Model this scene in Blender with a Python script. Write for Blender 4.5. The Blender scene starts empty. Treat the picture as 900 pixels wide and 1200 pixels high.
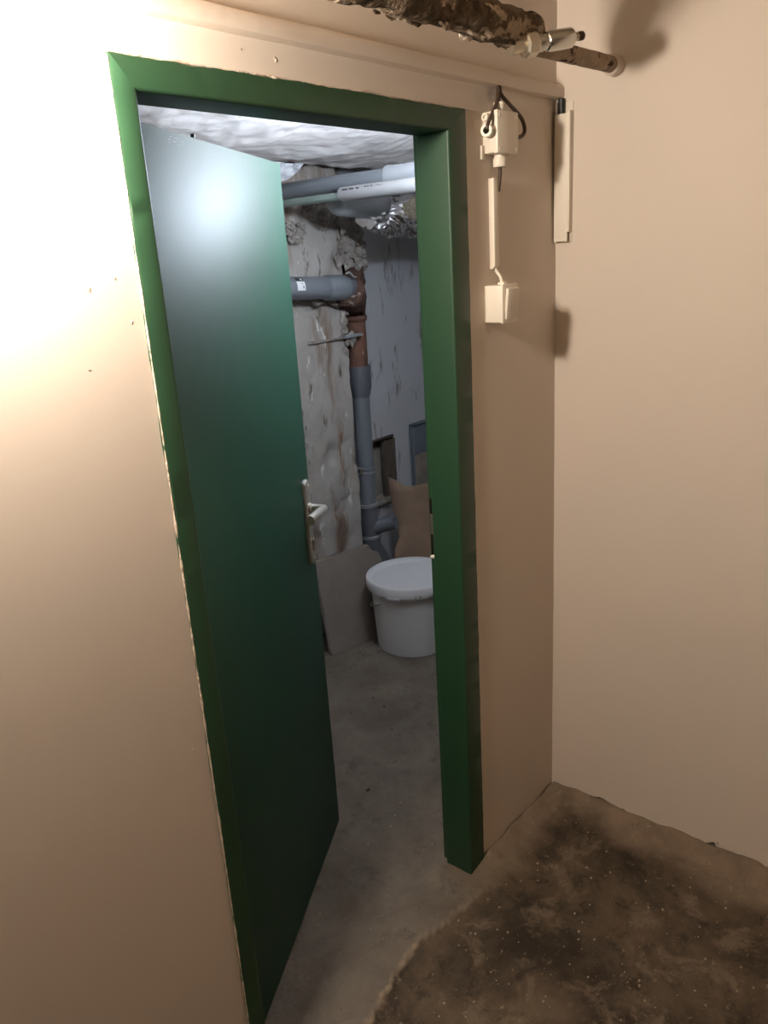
import bpy, bmesh, math, random
from mathutils import Vector, Matrix, noise
random.seed(7)
S = bpy.context.scene
COL = S.collection

# ---------------------------------------------------------------- camera, world, exposure
cam_d = bpy.data.cameras.new('camera'); cam = bpy.data.objects.new('camera', cam_d); COL.objects.link(cam)
cr = Vector((0.63924363, -0.76674503, -0.0589036))
cu = Vector((0.27146498, 0.1533295, 0.95015621))
cf = Vector((0.7194959, 0.62337157, -0.30615933))
m = Matrix((cr, cu, -cf)).transposed().to_4x4(); m.translation = Vector((-0.7311, -1.0992, 1.7349))
cam.matrix_world = m
cam_d.sensor_fit = 'VERTICAL'; cam_d.sensor_height = 24.0; cam_d.lens = 24.0 * 934.38 / 1200.0
cam_d.clip_start = 0.02; cam_d.clip_end = 50
S.camera = cam
w = bpy.data.worlds.new('world'); S.world = w; w.use_nodes = True
w.node_tree.nodes['Background'].inputs[0].default_value = (0.9, 0.85, 0.8, 1)
w.node_tree.nodes['Background'].inputs[1].default_value = 0.0
S.view_settings.view_transform = 'Standard'; S.view_settings.look = 'None'
S.view_settings.exposure = 0.0; S.view_settings.gamma = 1.0; S.view_settings.use_curve_mapping = False

WARM_LAMP = Vector((-0.30, -0.100, 2.035)); WARM_E = 680.0; WARM_C = (1.0, 0.875, 0.745)
COOL_LAMP = Vector((1.20, 0.215, 2.00)); COOL_E = 900.0; COOL_C = (0.74, 0.855, 1.0)

# ---------------------------------------------------------------- helpers
def nz(p, s=1.0, o=0.0):
    return noise.noise(Vector((p[0]*s + o, p[1]*s + o*1.7, p[2]*s - o*0.6)))
def fr(p, s=1.0, o=0.0, octv=4):
    return noise.fractal(Vector((p[0]*s + o, p[1]*s + o*1.3, p[2]*s + o*0.7)), 1.0, 2.0, octv)

ROOT = {}
def tag(o, label=None, cat=None, group=None, kind=None):
    if label: o['label'] = label
    if cat: o['category'] = cat
    if group: o['group'] = group
    if kind: o['kind'] = kind
    return o
def thing(name, loc, label, cat, group=None, kind=None):
    o = bpy.data.objects.new(name, None); COL.objects.link(o); o.location = loc
    o.empty_display_size = 0.05
    ROOT[o.name] = Vector(loc)
    return tag(o, label, cat, group, kind)
def obj(name, vf, mat, parent=None, smooth=True, base=None, auto=True):
    """link verts/faces (world coordinates) as one mesh object"""
    v, f = vf
    v = [Vector(p) for p in v]
    if parent is not None: off = ROOT[parent.name]
    elif base is not None: off = Vector(base)
    else:
        xs = [p.x for p in v]; ys = [p.y for p in v]; zs = [p.z for p in v]
        off = Vector(((min(xs)+max(xs))/2, (min(ys)+max(ys))/2, min(zs)))
    me = bpy.data.meshes.new(name)
    me.from_pydata([p - off for p in v], [], f); me.update()
    bm = bmesh.new(); bm.from_mesh(me); bmesh.ops.recalc_face_normals(bm, faces=bm.faces); bm.to_mesh(me); bm.free()
    if smooth:
        for p in me.polygons: p.use_smooth = True
        if auto:
            try: me.set_sharp_from_angle(angle=math.radians(38))
            except Exception: pass
    me.materials.append(mat)
    o = bpy.data.objects.new(name, me); COL.objects.link(o)
    if parent is not None: o.parent = parent
    else: o.location = off
    ROOT[o.name] = off
    return o
def merge(*parts):
    V = []; F = []
    for v, f in parts:
        n = len(V); V += list(v); F += [tuple(i + n for i in q) for q in f]
    return V, F
def box(x0, x1, y0, y1, z0, z1, bev=0.0, seg=2):
    bm = bmesh.new(); bmesh.ops.create_cube(bm, size=1)
    for q in bm.verts:
        q.co = Vector(((x0+x1)/2 + q.co.x*(x1-x0), (y0+y1)/2 + q.co.y*(y1-y0), (z0+z1)/2 + q.co.z*(z1-z0)))
    if bev > 0: bmesh.ops.bevel(bm, geom=bm.edges[:], offset=bev, segments=seg, affect='EDGES', profile=0.5)
    return bm_out(bm)
def bm_out(bm):
    bm.verts.ensure_lookup_table(); bm.verts.index_update()
    v = [q.co.copy() for q in bm.verts]; f = [tuple(q.index for q in p.verts) for p in bm.faces]
    bm.free(); return v, f
def xform(vf, M):
    return [M @ Vector(p) for p in vf[0]], vf[1]
def tube(path, rad, seg=16, caps=True, disp=None):
    P = [Vector(p) for p in path]; n = len(P)
    R = rad if isinstance(rad, (list, tuple)) else [rad]*n
    V = []; F = []
    t0 = (P[1]-P[0]).normalized()
    a = Vector((0, 0, 1)) if abs(t0.z) < 0.9 else Vector((1, 0, 0))
    u = t0.cross(a).normalized()
    for i in range(n):
        if i == 0: t = P[1]-P[0]
        elif i == n-1: t = P[-1]-P[-2]
        else:
            t = (P[i+1]-P[i])
            if t.length < 1e-7: t = P[i]-P[i-1]
            else:
                b = P[i]-P[i-1]
                if b.length > 1e-7: t = t.normalized() + b.normalized()
        t.normalize()
        u = (u - t*u.dot(t)).normalized(); w_ = t.cross(u)
        for k in range(seg):
            an = 2*math.pi*k/seg
            d = u*math.cos(an) + w_*math.sin(an)
            q = P[i] + d*R[i]
            if disp: q = q + d*disp(q)
            V.append(q)
    for i in range(n-1):
        for k in range(seg):
            F.append((i*seg+k, i*seg+(k+1) % seg, (i+1)*seg+(k+1) % seg, (i+1)*seg+k))
    if caps:
        F.append(tuple(range(seg-1, -1, -1))); F.append(tuple(range((n-1)*seg, n*seg)))
    return V, F
def lathe(prof, origin, axis, seg=32, disp=None):
    """prof: (distance along axis, radius)"""
    o = Vector(origin); t = Vector(axis).normalized()
    return tube_frames([o + t*d for d, r in prof], [max(r, 1e-5) for d, r in prof], t, seg, disp)
def tube_frames(P, R, t, seg, disp):
    a = Vector((0, 0, 1)) if abs(t.z) < 0.9 else Vector((1, 0, 0))
    u = t.cross(a).normalized(); w_ = t.cross(u)
    V = []; F = []
    for i, p in enumerate(P):
        for k in range(seg):
            an = 2*math.pi*k/seg; d = u*math.cos(an)+w_*math.sin(an)
            q = p + d*R[i]
            if disp: q = q + d*disp(q)
            V.append(q)
    for i in range(len(P)-1):
        for k in range(seg):
            F.append((i*seg+k, i*seg+(k+1) % seg, (i+1)*seg+(k+1) % seg, (i+1)*seg+k))
    F.append(tuple(range(seg-1, -1, -1))); F.append(tuple(range((len(P)-1)*seg, len(P)*seg)))
    return V, F
def bez(pts, n=24):
    """Catmull-Rom through points"""
    P = [Vector(p) for p in pts]; P = [2*P[0]-P[1]] + P + [2*P[-1]-P[-2]]
    out = []
    m_ = len(P)-3
    for i in range(m_):
        for k in range(n):
            t = k/n; a, b, c, d = P[i], P[i+1], P[i+2], P[i+3]
            out.append(0.5*((2*b)+(c-a)*t+(2*a-5*b+4*c-d)*t*t+(3*b-a-3*c+d)*t**3))
    out.append(P[-2]); return out
def rng(a, b, step):
    n = max(1, int(round((b-a)/step))); return [a+(b-a)*i/n for i in range(n+1)]
def grid(us, vs, fn, skip=None):
    V = []; F = []
    for v in vs:
        for u in us: V.append(fn(u, v))
    nu = len(us)
    for j in range(len(vs)-1):
        for i in range(nu-1):
            if skip and skip((us[i]+us[i+1])/2, (vs[j]+vs[j+1])/2): continue
            F.append((j*nu+i, j*nu+i+1, (j+1)*nu+i+1, (j+1)*nu+i))
    return V, F
def rock(c, r, sub=2, amp=0.35, sc=(1, 1, 1), o=0.0):
    bm = bmesh.new(); bmesh.ops.create_icosphere(bm, subdivisions=sub, radius=1.0)
    for q in bm.verts:
        d = q.co.normalized(); k = 1 + amp*nz(d, 1.7, o) + amp*0.4*nz(d, 4.0, o+3)
        q.co = Vector((c[0]+d.x*r*k*sc[0], c[1]+d.y*r*k*sc[1], c[2]+d.z*r*k*sc[2]))
    return bm_out(bm)

# ---------------------------------------------------------------- materials
MATS = {}
def mat(name, col, rough=0.6, metal=0.0, spec=0.5, var=0.0, vscale=6.0, col2=None, bump=0.0, bscale=60.0,
        emit=None, estr=0.0, patches=None, alpha=None, trans=0.0, coat=0.0):
    """principled material; var mixes towards col2 by noise; patches = list of (colour, scale, threshold, softness, stretch)"""
    M = bpy.data.materials.new(name); M.use_nodes = True; nt = M.node_tree; N = nt.nodes; L = nt.links
    b = N['Principled BSDF']
    b.inputs['Roughness'].default_value = rough; b.inputs['Metallic'].default_value = metal
    b.inputs['Specular IOR Level'].default_value = spec
    b.inputs['Base Color'].default_value = (*col, 1)
    tc = N.new('ShaderNodeTexCoord'); src = tc.outputs['Object']
    cur = None
    if col2 is not None:
        n = N.new('ShaderNodeTexNoise'); n.inputs['Scale'].default_value = vscale; n.inputs['Detail'].default_value = 6
        n.inputs['Roughness'].default_value = 0.6
        L.new(src, n.inputs['Vector'])
        r = N.new('ShaderNodeMapRange'); r.inputs[1].default_value = 0.3; r.inputs[2].default_value = 0.7
        r.inputs[3].default_value = 0.0; r.inputs[4].default_value = var
        L.new(n.outputs['Fac'], r.inputs[0])
        x = N.new('ShaderNodeMix'); x.data_type = 'RGBA'
        x.inputs[6].default_value = (*col, 1); x.inputs[7].default_value = (*col2, 1)
        L.new(r.outputs[0], x.inputs[0]); cur = x.outputs[2]
    for k, (pc, ps, th, so, st) in enumerate(patches or []):
        mp = N.new('ShaderNodeMapping'); mp.inputs['Scale'].default_value = st
        mp.inputs['Location'].default_value = (k*3.1+1.3, k*1.7, k*2.3)
        L.new(src, mp.inputs['Vector'])
        n = N.new('ShaderNodeTexNoise'); n.inputs['Scale'].default_value = ps; n.inputs['Detail'].default_value = 7
        n.inputs['Roughness'].default_value = 0.62
        L.new(mp.outputs[0], n.inputs['Vector'])
        r = N.new('ShaderNodeMapRange'); r.inputs[1].default_value = th; r.inputs[2].default_value = th+so
        L.new(n.outputs['Fac'], r.inputs[0])
        x = N.new('ShaderNodeMix'); x.data_type = 'RGBA'
        if cur is None: x.inputs[6].default_value = (*col, 1)
        else: L.new(cur, x.inputs[6])
        x.inputs[7].default_value = (*pc, 1)
        L.new(r.outputs[0], x.inputs[0]); cur = x.outputs[2]
    if cur is not None: L.new(cur, b.inputs['Base Color'])
    if bump > 0:
        n = N.new('ShaderNodeTexNoise'); n.inputs['Scale'].default_value = bscale; n.inputs['Detail'].default_value = 5
        L.new(src, n.inputs['Vector'])
        bp = N.new('ShaderNodeBump'); bp.inputs['Strength'].default_value = bump; bp.inputs['Distance'].default_value = 0.01
        L.new(n.outputs['Fac'], bp.inputs['Height']); L.new(bp.outputs[0], b.inputs['Normal'])
    if emit:
        b.inputs['Emission Color'].default_value = (*emit, 1); b.inputs['Emission Strength'].default_value = estr
    if trans: b.inputs['Transmission Weight'].default_value = trans
    if coat: b.inputs['Coat Weight'].default_value = coat; b.inputs['Coat Roughness'].default_value = 0.2
    MATS[name] = M; return M
def stain(M, fn):
    fn(M.node_tree); return M

beige = mat('beige_paint', (0.66, 0.578, 0.495), 0.62, spec=0.3, var=0.5, vscale=2.5, col2=(0.64, 0.555, 0.47), bump=0.018, bscale=30)
beige_edge = mat('chipped_plaster', (0.70, 0.60, 0.50), 0.9, spec=0.1, col2=(0.5, 0.38, 0.27), var=0.8, vscale=60, bump=0.5, bscale=120)
beige_trunk = mat('painted_trunking', (0.66, 0.565, 0.475), 0.5, spec=0.35, col2=(0.63, 0.54, 0.45), var=0.4, vscale=20, bump=0.05, bscale=60)
white_pl = mat('white_plastic', (0.78, 0.71, 0.60), 0.42, spec=0.4)
white_pl2 = mat('white_plastic_aged', (0.72, 0.65, 0.55), 0.45, spec=0.4, col2=(0.6, 0.5, 0.4), var=0.25, vscale=40)
green = mat('green_gloss_paint', (0.016, 0.054, 0.024), 0.50, spec=0.5, col2=(0.018, 0.058, 0.026), var=0.6, vscale=4, bump=0.025, bscale=35)
green_leaf = mat('green_satin_paint', (0.0045, 0.046, 0.025), 0.53, spec=0.44, col2=(0.005, 0.049, 0.027), var=0.6, vscale=3, bump=0.012, bscale=18)
steel = mat('brushed_steel', (0.55, 0.53, 0.49), 0.42, metal=0.65, bump=0.03, bscale=200)
chrome = mat('chrome', (0.55, 0.54, 0.50), 0.14, metal=1.0)
dull_metal = mat('dull_brass_nickel', (0.50, 0.44, 0.34), 0.38, metal=0.9, col2=(0.66, 0.6, 0.5), var=0.7, vscale=50)
dark_hole = mat('dark_recess', (0.012, 0.010, 0.008), 0.9, spec=0.1)
black_rub = mat('black_cable', (0.016, 0.015, 0.016), 0.5)
brown_cable = mat('brown_cable', (0.060, 0.036, 0.024), 0.45)
insul = mat('flaking_insulation', (0.21, 0.155, 0.105), 0.95, spec=0.1, var=1.0, vscale=28, col2=(0.042, 0.030, 0.022), bump=1.0, bscale=70,
            patches=[((0.42, 0.33, 0.24), 22, 0.53, 0.05, (0.6, 1, 1)), ((0.20, 0.145, 0.10), 60, 0.60, 0.06, (1, 1, 1))])
barepipe = mat('peeling_painted_pipe', (0.40, 0.31, 0.23), 0.8, spec=0.2, var=0.8, vscale=30, col2=(0.28, 0.21, 0.15), bump=0.7, bscale=70,
               patches=[((0.05, 0.032, 0.022), 38, 0.565, 0.03, (0.6, 1, 1))])
floor_m = None  # built below
ceil_front = mat('pale_ceiling', (0.70, 0.60, 0.48), 0.8, spec=0.2)
plaster_ceil = mat('rough_white_plaster', (0.90, 0.86, 0.84), 0.9, spec=0.1, col2=(0.82, 0.74, 0.71), var=0.7, vscale=7, bump=0.3, bscale=30,
                   patches=[((0.40, 0.33, 0.31), 9, 0.66, 0.12, (1, 1, 1))])
plaster_a = mat('stained_old_plaster', (0.36, 0.34, 0.32), 0.92, spec=0.1, col2=(0.28, 0.25, 0.225), var=0.9, vscale=5, bump=0.55, bscale=26,
                patches=[((0.165, 0.112, 0.080), 3.2, 0.52, 0.14, (2.0, 1, 0.40)), ((0.075, 0.052, 0.040), 8, 0.60, 0.08, (1.6, 1, 0.5)), ((0.20, 0.085, 0.045), 11, 0.66, 0.05, (2.2, 1, 0.35)),
                         ((0.52, 0.50, 0.48), 14, 0.62, 0.04, (1.4, 1, 0.5))])
plaster_b = mat('blue_white_limewash', (0.52, 0.52, 0.54), 0.85, spec=0.15, col2=(0.46, 0.46, 0.48), var=0.7, vscale=3, bump=0.25, bscale=20,
                patches=[((0.17, 0.13, 0.105), 5.5, 0.565, 0.10, (2.4, 1, 0.6)), ((0.10, 0.08, 0.07), 7, 0.69, 0.06, (2.0, 1, 0.7))])
side_pl = mat('grey_render', (0.5, 0.48, 0.46), 0.9, spec=0.1, col2=(0.4, 0.38, 0.36), var=0.8, vscale=4)
mortar = mat('crumbly_mortar', (0.34, 0.31, 0.28), 0.95, spec=0.1, col2=(0.16, 0.13, 0.11), var=1.0, vscale=22, bump=0.9, bscale=60)
rust = mat('rusty_cast_iron', (0.115, 0.058, 0.040), 0.88, spec=0.2, col2=(0.045, 0.030, 0.025), var=1.0, vscale=14, bump=1.0, bscale=45,
           patches=[((0.30, 0.25, 0.22), 20, 0.60, 0.05, (1, 1, 1))])
rust2 = mat('rust_orange_pipe', (0.145, 0.068, 0.044), 0.8, spec=0.25, col2=(0.07, 0.038, 0.028), var=1.0, vscale=10, bump=0.5, bscale=50,
            patches=[((0.05, 0.03, 0.025), 16, 0.60, 0.06, (1, 1, 0.7)), ((0.30, 0.23, 0.19), 24, 0.64, 0.04, (1, 1, 0.6))])
pvc = mat('grey_pvc', (0.150, 0.165, 0.185), 0.42, spec=0.45, col2=(0.125, 0.135, 0.150), var=0.6, vscale=8)
pvc_d = mat('dark_grey_pvc', (0.095, 0.10, 0.115), 0.45, spec=0.45, col2=(0.075, 0.08, 0.09), var=0.6, vscale=8)
pvc_l = mat('pale_grey_pvc', (0.22, 0.23, 0.245), 0.4, spec=0.45, col2=(0.17, 0.175, 0.185), var=0.6, vscale=9)
pvc_w = mat('off_white_ppr', (0.34, 0.34, 0.345), 0.4, spec=0.45, col2=(0.25, 0.25, 0.25), var=0.5, vscale=9)
pvc_g = mat('grey_green_ppr', (0.19, 0.24, 0.22), 0.45, spec=0.4, col2=(0.13, 0.155, 0.145), var=0.6, vscale=9)
foil = mat('crumpled_foil', (0.82, 0.82, 0.84), 0.20, metal=1.0, col2=(0.6, 0.6, 0.62), var=0.5, vscale=14, bump=0.12, bscale=60)
film = mat('grey_plastic_film', (0.52, 0.53, 0.55), 0.22, spec=0.8, col2=(0.36, 0.36, 0.38), var=0.7, vscale=16, bump=0.5, bscale=40)
wool = mat('mineral_wool', (0.55, 0.50, 0.40), 1.0, spec=0.05, col2=(0.36, 0.30, 0.20), var=0.9, vscale=30, bump=1.0, bscale=110)
bucket_m = mat('white_bucket_plastic', (0.74, 0.74, 0.76), 0.36, spec=0.45, col2=(0.68, 0.68, 0.70), var=0.5, vscale=5)
lid_m = mat('shaded_lid_plastic', (0.44, 0.44, 0.465), 0.45, spec=0.4, col2=(0.36, 0.36, 0.385), var=0.7, vscale=6)  # bucket plastic greyed to paint in the rim's shade over the recess
slab_m = mat('dusty_concrete_slab', (0.185, 0.16, 0.138), 0.9, spec=0.15, col2=(0.145, 0.122, 0.104), var=0.9, vscale=7, bump=0.4, bscale=70)
kraft = mat('brown_cardboard', (0.27, 0.185, 0.125), 0.8, spec=0.2, col2=(0.19, 0.125, 0.085), var=0.8, vscale=6)
wood_d = mat('weathered_board', (0.12, 0.095, 0.075), 0.85, spec=0.15, col2=(0.06, 0.048, 0.04), var=0.9, vscale=12, bump=0.4, bscale=50)
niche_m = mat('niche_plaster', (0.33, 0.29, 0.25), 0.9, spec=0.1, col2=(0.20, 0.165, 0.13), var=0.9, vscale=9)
panel_m = mat('blue_grey_panel', (0.14, 0.165, 0.20), 0.55, spec=0.3, col2=(0.11, 0.13, 0.16), var=0.6, vscale=9)
sticker_w = mat('white_sticker', (0.80, 0.80, 0.80), 0.5)
sticker_k = mat('black_print', (0.02, 0.02, 0.022), 0.5)
print_g = mat('grey_print', (0.16, 0.16, 0.165), 0.6)
pebble_l = mat('pale_grit', (0.42, 0.34, 0.25), 0.9, spec=0.1, col2=(0.25, 0.2, 0.14), var=1.0, vscale=9)
pebble_d = mat('dark_grit', (0.06, 0.05, 0.045), 0.9, spec=0.1)
globe_w = mat('warm_glowing_globe', (1, 0.95, 0.88), 0.4, emit=WARM_C, estr=WARM_E)
globe_c = mat('cold_glowing_bulb', (0.95, 0.97, 1.0), 0.4, emit=COOL_C, estr=COOL_E)

# floor: colours follow a 'sand' attribute (where the pale screed and sandy mortar lie)
def make_floor_mat():
    M = bpy.data.materials.new('cellar_floor'); M.use_nodes = True; nt = M.node_tree; N = nt.nodes; L = nt.links
    b = N['Principled BSDF']; b.inputs['Roughness'].default_value = 0.85; b.inputs['Specular IOR Level'].default_value = 0.2
    tc = N.new('ShaderNodeTexCoord')
    def ns(scale, det=10, ro=0.70, st=(1, 1, 1), loc=(0, 0, 0)):
        mp = N.new('ShaderNodeMapping'); mp.inputs['Scale'].default_value = st; mp.inputs['Location'].default_value = loc
        L.new(tc.outputs['Object'], mp.inputs['Vector'])
        n = N.new('ShaderNodeTexNoise'); n.inputs['Scale'].default_value = scale; n.inputs['Detail'].default_value = det
        n.inputs['Roughness'].default_value = ro; n.inputs['Distortion'].default_value = 0.4
        L.new(mp.outputs[0], n.inputs['Vector']); return n.outputs['Fac']
    def mr(x, a, c_, lo=0.0, hi=1.0):
        r = N.new('ShaderNodeMapRange'); r.inputs[1].default_value = a; r.inputs[2].default_value = c_
        r.inputs[3].default_value = lo; r.inputs[4].default_value = hi; L.new(x, r.inputs[0]); return r.outputs[0]
    def mix(f, a, c_):
        x = N.new('ShaderNodeMix'); x.data_type = 'RGBA'
        for i, s in ((0, f), (6, a), (7, c_)):
            if isinstance(s, tuple): x.inputs[i].default_value = (*s, 1)
            elif isinstance(s, float): x.inputs[i].default_value = s
            else: L.new(s, x.inputs[i])
        return x.outputs[2]
    def attr(nm):
        a = N.new('ShaderNodeAttribute'); a.attribute_name = nm; return a.outputs['Fac']
    dark = mix(mr(ns(2.6, loc=(0.4, 0.9, 0)), 0.40, 0.62), (0.040, 0.029, 0.020), (0.130, 0.098, 0.066))
    dark = mix(mr(ns(7, loc=(4, 2, 1)), 0.53, 0.61, 0, .75), dark, (0.180, 0.138, 0.096))
    dark = mix(mr(ns(11, loc=(7, 2, 3)), 0.54, 0.62, 0, .65), dark, (0.034, 0.025, 0.018))
    dark = mix(mr(ns(24, st=(1, 2.5, 1), loc=(1, 7, 2)), 0.63, 0.72), dark, (0.036, 0.021, 0.014))
    dark = mix(mr(ns(48, loc=(2, 1, 5)), 0.62, 0.70), dark, (0.25, 0.20, 0.14))
    sand = mix(mr(ns(7, loc=(9, 1, 0)), 0.36, 0.66), (0.25, 0.19, 0.135), (0.175, 0.130, 0.092))
    sand = mix(mr(ns(30, loc=(3, 3, 0)), 0.60, 0.72), sand, (0.36, 0.28, 0.20))
    conc = mix(mr(ns(5, loc=(5, 5, 5)), 0.36, 0.66), (0.180, 0.152, 0.122), (0.115, 0.094, 0.073))
    conc = mix(mr(ns(10, loc=(2, 8, 0)), 0.56, 0.66, 0, .8), conc, (0.10, 0.084, 0.068))
    conc = mix(mr(ns(90, loc=(6, 0, 2)), 0.68, 0.72), conc, (0.26, 0.23, 0.19))
    c = mix(attr('sand'), dark, sand)
    c = mix(attr('screed'), c, conc)
    c = mix(attr('rim'), c, (0.40, 0.31, 0.21))
    L.new(c, b.inputs['Base Color'])
    bp = N.new('ShaderNodeBump'); bp.inputs['Strength'].default_value = 0.8; bp.inputs['Distance'].default_value = 0.014
    L.new(ns(38, 7, 0.65), bp.inputs['Height']); L.new(bp.outputs[0], b.inputs['Normal'])
    return M
floor_m = make_floor_mat()

# ---------------------------------------------------------------- the setting
XR = 1.313                        # plane of the right-hand wall
def lerp_table(T, x):
    if x <= T[0][0]: return T[0][1]
    for (a, fa), (b, fb) in zip(T, T[1:]):
        if x <= b: return fa + (fb-fa)*(x-a)/(b-a)
    return T[-1][1]
EDGE = [(-1.9, -.10), (.10, -.085), (.272, -.063), (.38, -.048), (.471, -.027), (.551, -.022), (.629, -.05), (.715, -.052),
        (.798, -.063), (.941, -.084), (1.153, -.085), (1.4, -.10)]
SKIRT = [(-2.7, .10), (-1.0, .12), (-.72, .14), (-.604, .15), (-.449, .10), (-.335, .10), (-.155, .055), (0, .05)]
def sstep(a, b, x):
    t = min(1, max(0, (x-a)/(b-a))); return t*t*(3-2*t)
def floor_pt(x, y):
    p = (x, y, 0)
    e = lerp_table(EDGE, x) + 0.013*fr(p, 12, 2.0, 5) + 0.005*nz(p, 55, 5)
    d = y - e
    crisp = 1 - sstep(.66, .86, x)
    wdt = 0.004*crisp + 0.05*(1-crisp)
    s1 = sstep(-wdt, wdt, d + (1-crisp)*0.03*fr(p, 9, 7, 4))
    sk = lerp_table(SKIRT, y)
    d2 = x - (XR - sk) + 0.03*fr(p, 8, 4, 4)
    s2 = sstep(-0.035, 0.045, d2) if y < 0.02 else 0.0
    sc = s1*(1 - sstep(.72, .98, x + 0.05*fr(p, 6, 9, 3))) if y < 0.1 else 1.0
    if 0 <= y < 0.1 and x > .8: sc = max(sc, sstep(0.03, 0.1, y))
    rim = crisp*max(0.0, 1-abs(d-0.003)/0.006)*(0.55+0.8*nz(p, 22, 11)) if abs(d) < 0.03 else 0.0
    z = -0.013*(1-max(s1, s2))
    if y < 0.0:
        ww = max(sstep(-.05, 0.0, y)*sstep(.80, .92, x), sstep(XR-.075, XR, x))
        z += 0.026*ww*(1+0.4*fr(p, 12, 3, 3))
    z += 0.0022*fr(p, 11, 1, 4)*(1 if y < .1 else .5) + (0.0014*nz(p, 60, 2) + 0.0045*fr(p, 16, 6, 4))*(1-s1)*(1 if y < .02 else 0)
    return z, min(1, max(s1, s2)), sc, max(0.0, min(1.0, rim))
xs = rng(-4.5, -.1, .2) + rng(-.1, 1.34, .008)[1:] + rng(1.34, 3.45, .05)[1:]
ys = rng(-4.0, -.95, .2) + rng(-.95, .16, .008)[1:] + rng(.16, 1.95, .04)[1:]
att = {'sand': [], 'screed': [], 'rim': []}
def fpt(x, y):
    z, a, b_, c_ = floor_pt(x, y)
    att['sand'].append(a); att['screed'].append(b_); att['rim'].append(c_)
    return (x, y, z)
fl = obj('floor', grid(xs, ys, fpt), floor_m, base=(0, 0, 0), auto=False)
for k, vals in att.items():
    a = fl.data.attributes.new(k, 'FLOAT', 'POINT'); a.data.foreach_set('value', vals)
tag(fl, 'uneven cellar floor, dark worn concrete with a pale ragged screed running through the doorway', 'floor', kind='structure')

FX0, FX1, FZ = 0.0, 0.8885, 2.03     # outer size of the green door frame
def wall_xs(): return rng(-4.5, -.5, .2) + rng(-.5, FX0+.02, .02)[1:] + rng(FX0+.02, FX1-.02, .02)[1:] + rng(FX1-.02, XR+.002, .01)[1:]
def wf(x, z):
    zz = z
    if z < 0.035: zz = 0.020 + 0.020*fr((x, 0, 0), 9, 3, 4) + 0.008*nz((x, 0, 0), 45, 2) + z*0.6
    y = 0.0008*fr((x, 0, z), 2.2, 5, 2)
    return (x, y, zz)
zs = [0.0, .012, .024, .036] + rng(.036, 2.01, .03)[1:] + rng(2.01, 2.5, .04)[1:]
front = grid(wall_xs(), zs, wf, skip=lambda x, z: FX0+.02 < x < FX1-.02 and z < 2.01)
body = merge(box(-4.5, FX0+.012, .004, .10, 0, 2.5), box(FX1-.012, XR, .004, .10, 0, 2.5), box(FX0+.012, FX1-.012, .004, .10, 2.018, 2.5))
wl = obj('wall_front', merge(front, body), beige, base=(0, 0, 0))
tag(wl, 'beige painted plaster wall around the green doorway', 'wall', kind='structure')
def wr(y, z):
    zz = z
    if z < 0.04:
        st = 0.014*(1 if (-.26 < y < -.13) else 0) + 0.018*(1 if (-.54 < y < -.42) else 0)
        zz = 0.012 + st + 0.020*fr((y, 2, 0), 9, 6, 5) + 0.008*nz((y, 0, 0), 50, 3) + z*0.6
    return (XR + 0.0022*fr((4, y, z), 2.6, 1, 3) + 0.0005*fr((0, y, z), 14, 4, 3), y, zz)
rw = grid(rng(-4.0, -1.0, .2) + rng(-1.0, .0, .012)[1:], [0.0, .012, .026, .04] + rng(.04, 2.5, .04)[1:], wr)
wl = obj('wall_right', merge(rw, box(XR+.006, XR+.14, -4.0, 0.0, .03, 2.5)), beige, base=(XR, 0, 0))
tag(wl, 'bare beige plaster wall to the right of the corner', 'wall', kind='structure')
tag(obj('wall_left', box(-4.6, -4.5, -4.0, .1, 0, 2.5), beige), 'beige wall of the corridor on the far left, beyond the picture', 'wall', kind='structure')
tag(obj('wall_back', box(-4.6, XR+.14, -4.1, -4.0, 0, 2.5), beige), 'beige corridor wall facing the green door', 'wall', kind='structure')
tag(obj('ceiling_corridor', box(-4.6, XR+.14, -4.1, .1, 2.5, 2.6), ceil_front), 'pale ceiling over the corridor in front of the door', 'ceiling', kind='structure')

# far room
YA, YB, XE = 1.45, 1.75, 2.03
def wa(x, z):
    k = fr((x, 0, z), 5, 2, 4)*0.014 + fr((x, 0, z), 18, 4, 4)*0.006 + 0.012*sstep(.28, .34, fr((x, 0, z), 4.5, 12, 4))
    return (x, YA + k, z)
def wa_side(y, z):
    return (XE + 0.010*fr((0, y, z), 7, 5, 3) if y > YA+.001 else XE, (wa(XE, z)[1] if y < YA+.001 else y), z)
wl = obj('wall_far_left', merge(grid(rng(-.6, 1.3, .1)+rng(1.3, XE, .015)[1:], rng(0, 2.3, .02), wa), grid(rng(YA, YB, .05), rng(0, 2.3, .02), wa_side)), plaster_a, base=(XE, YA, 0), auto=False)
tag(wl, 'stained crumbling plaster pier behind the grey drain pipe', 'wall', kind='structure')
N1 = (2.455, 2.68, .415, .757); N2 = (2.828, 3.12, .40, .781)
xsb = sorted(set(rng(XE, 2.455, .03) + rng(2.455, 2.68, .028) + rng(2.68, 2.828, .03) + rng(2.828, 3.12, .03) + rng(3.12, 3.45, .05)))
zsb = sorted(set(rng(0, .40, .04) + [.415] + rng(.415, .757, .03) + [.781] + rng(.781, 2.3, .04)))
inn = lambda n: (lambda x, z: n[0] < x < n[1] and n[2] < z < n[3])
wl = obj('wall_far_right', grid(xsb, zsb, lambda x, z: (x, YB + 0.006*fr((x, 0, z), 3, 1, 3), z), skip=lambda x, z: inn(N1)(x, z) or inn(N2)(x, z)),
         plaster_b, base=(XE, YB, 0), auto=False)
tag(wl, 'bluish white limewashed wall with two small recesses behind the bucket', 'wall', kind='structure')
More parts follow.
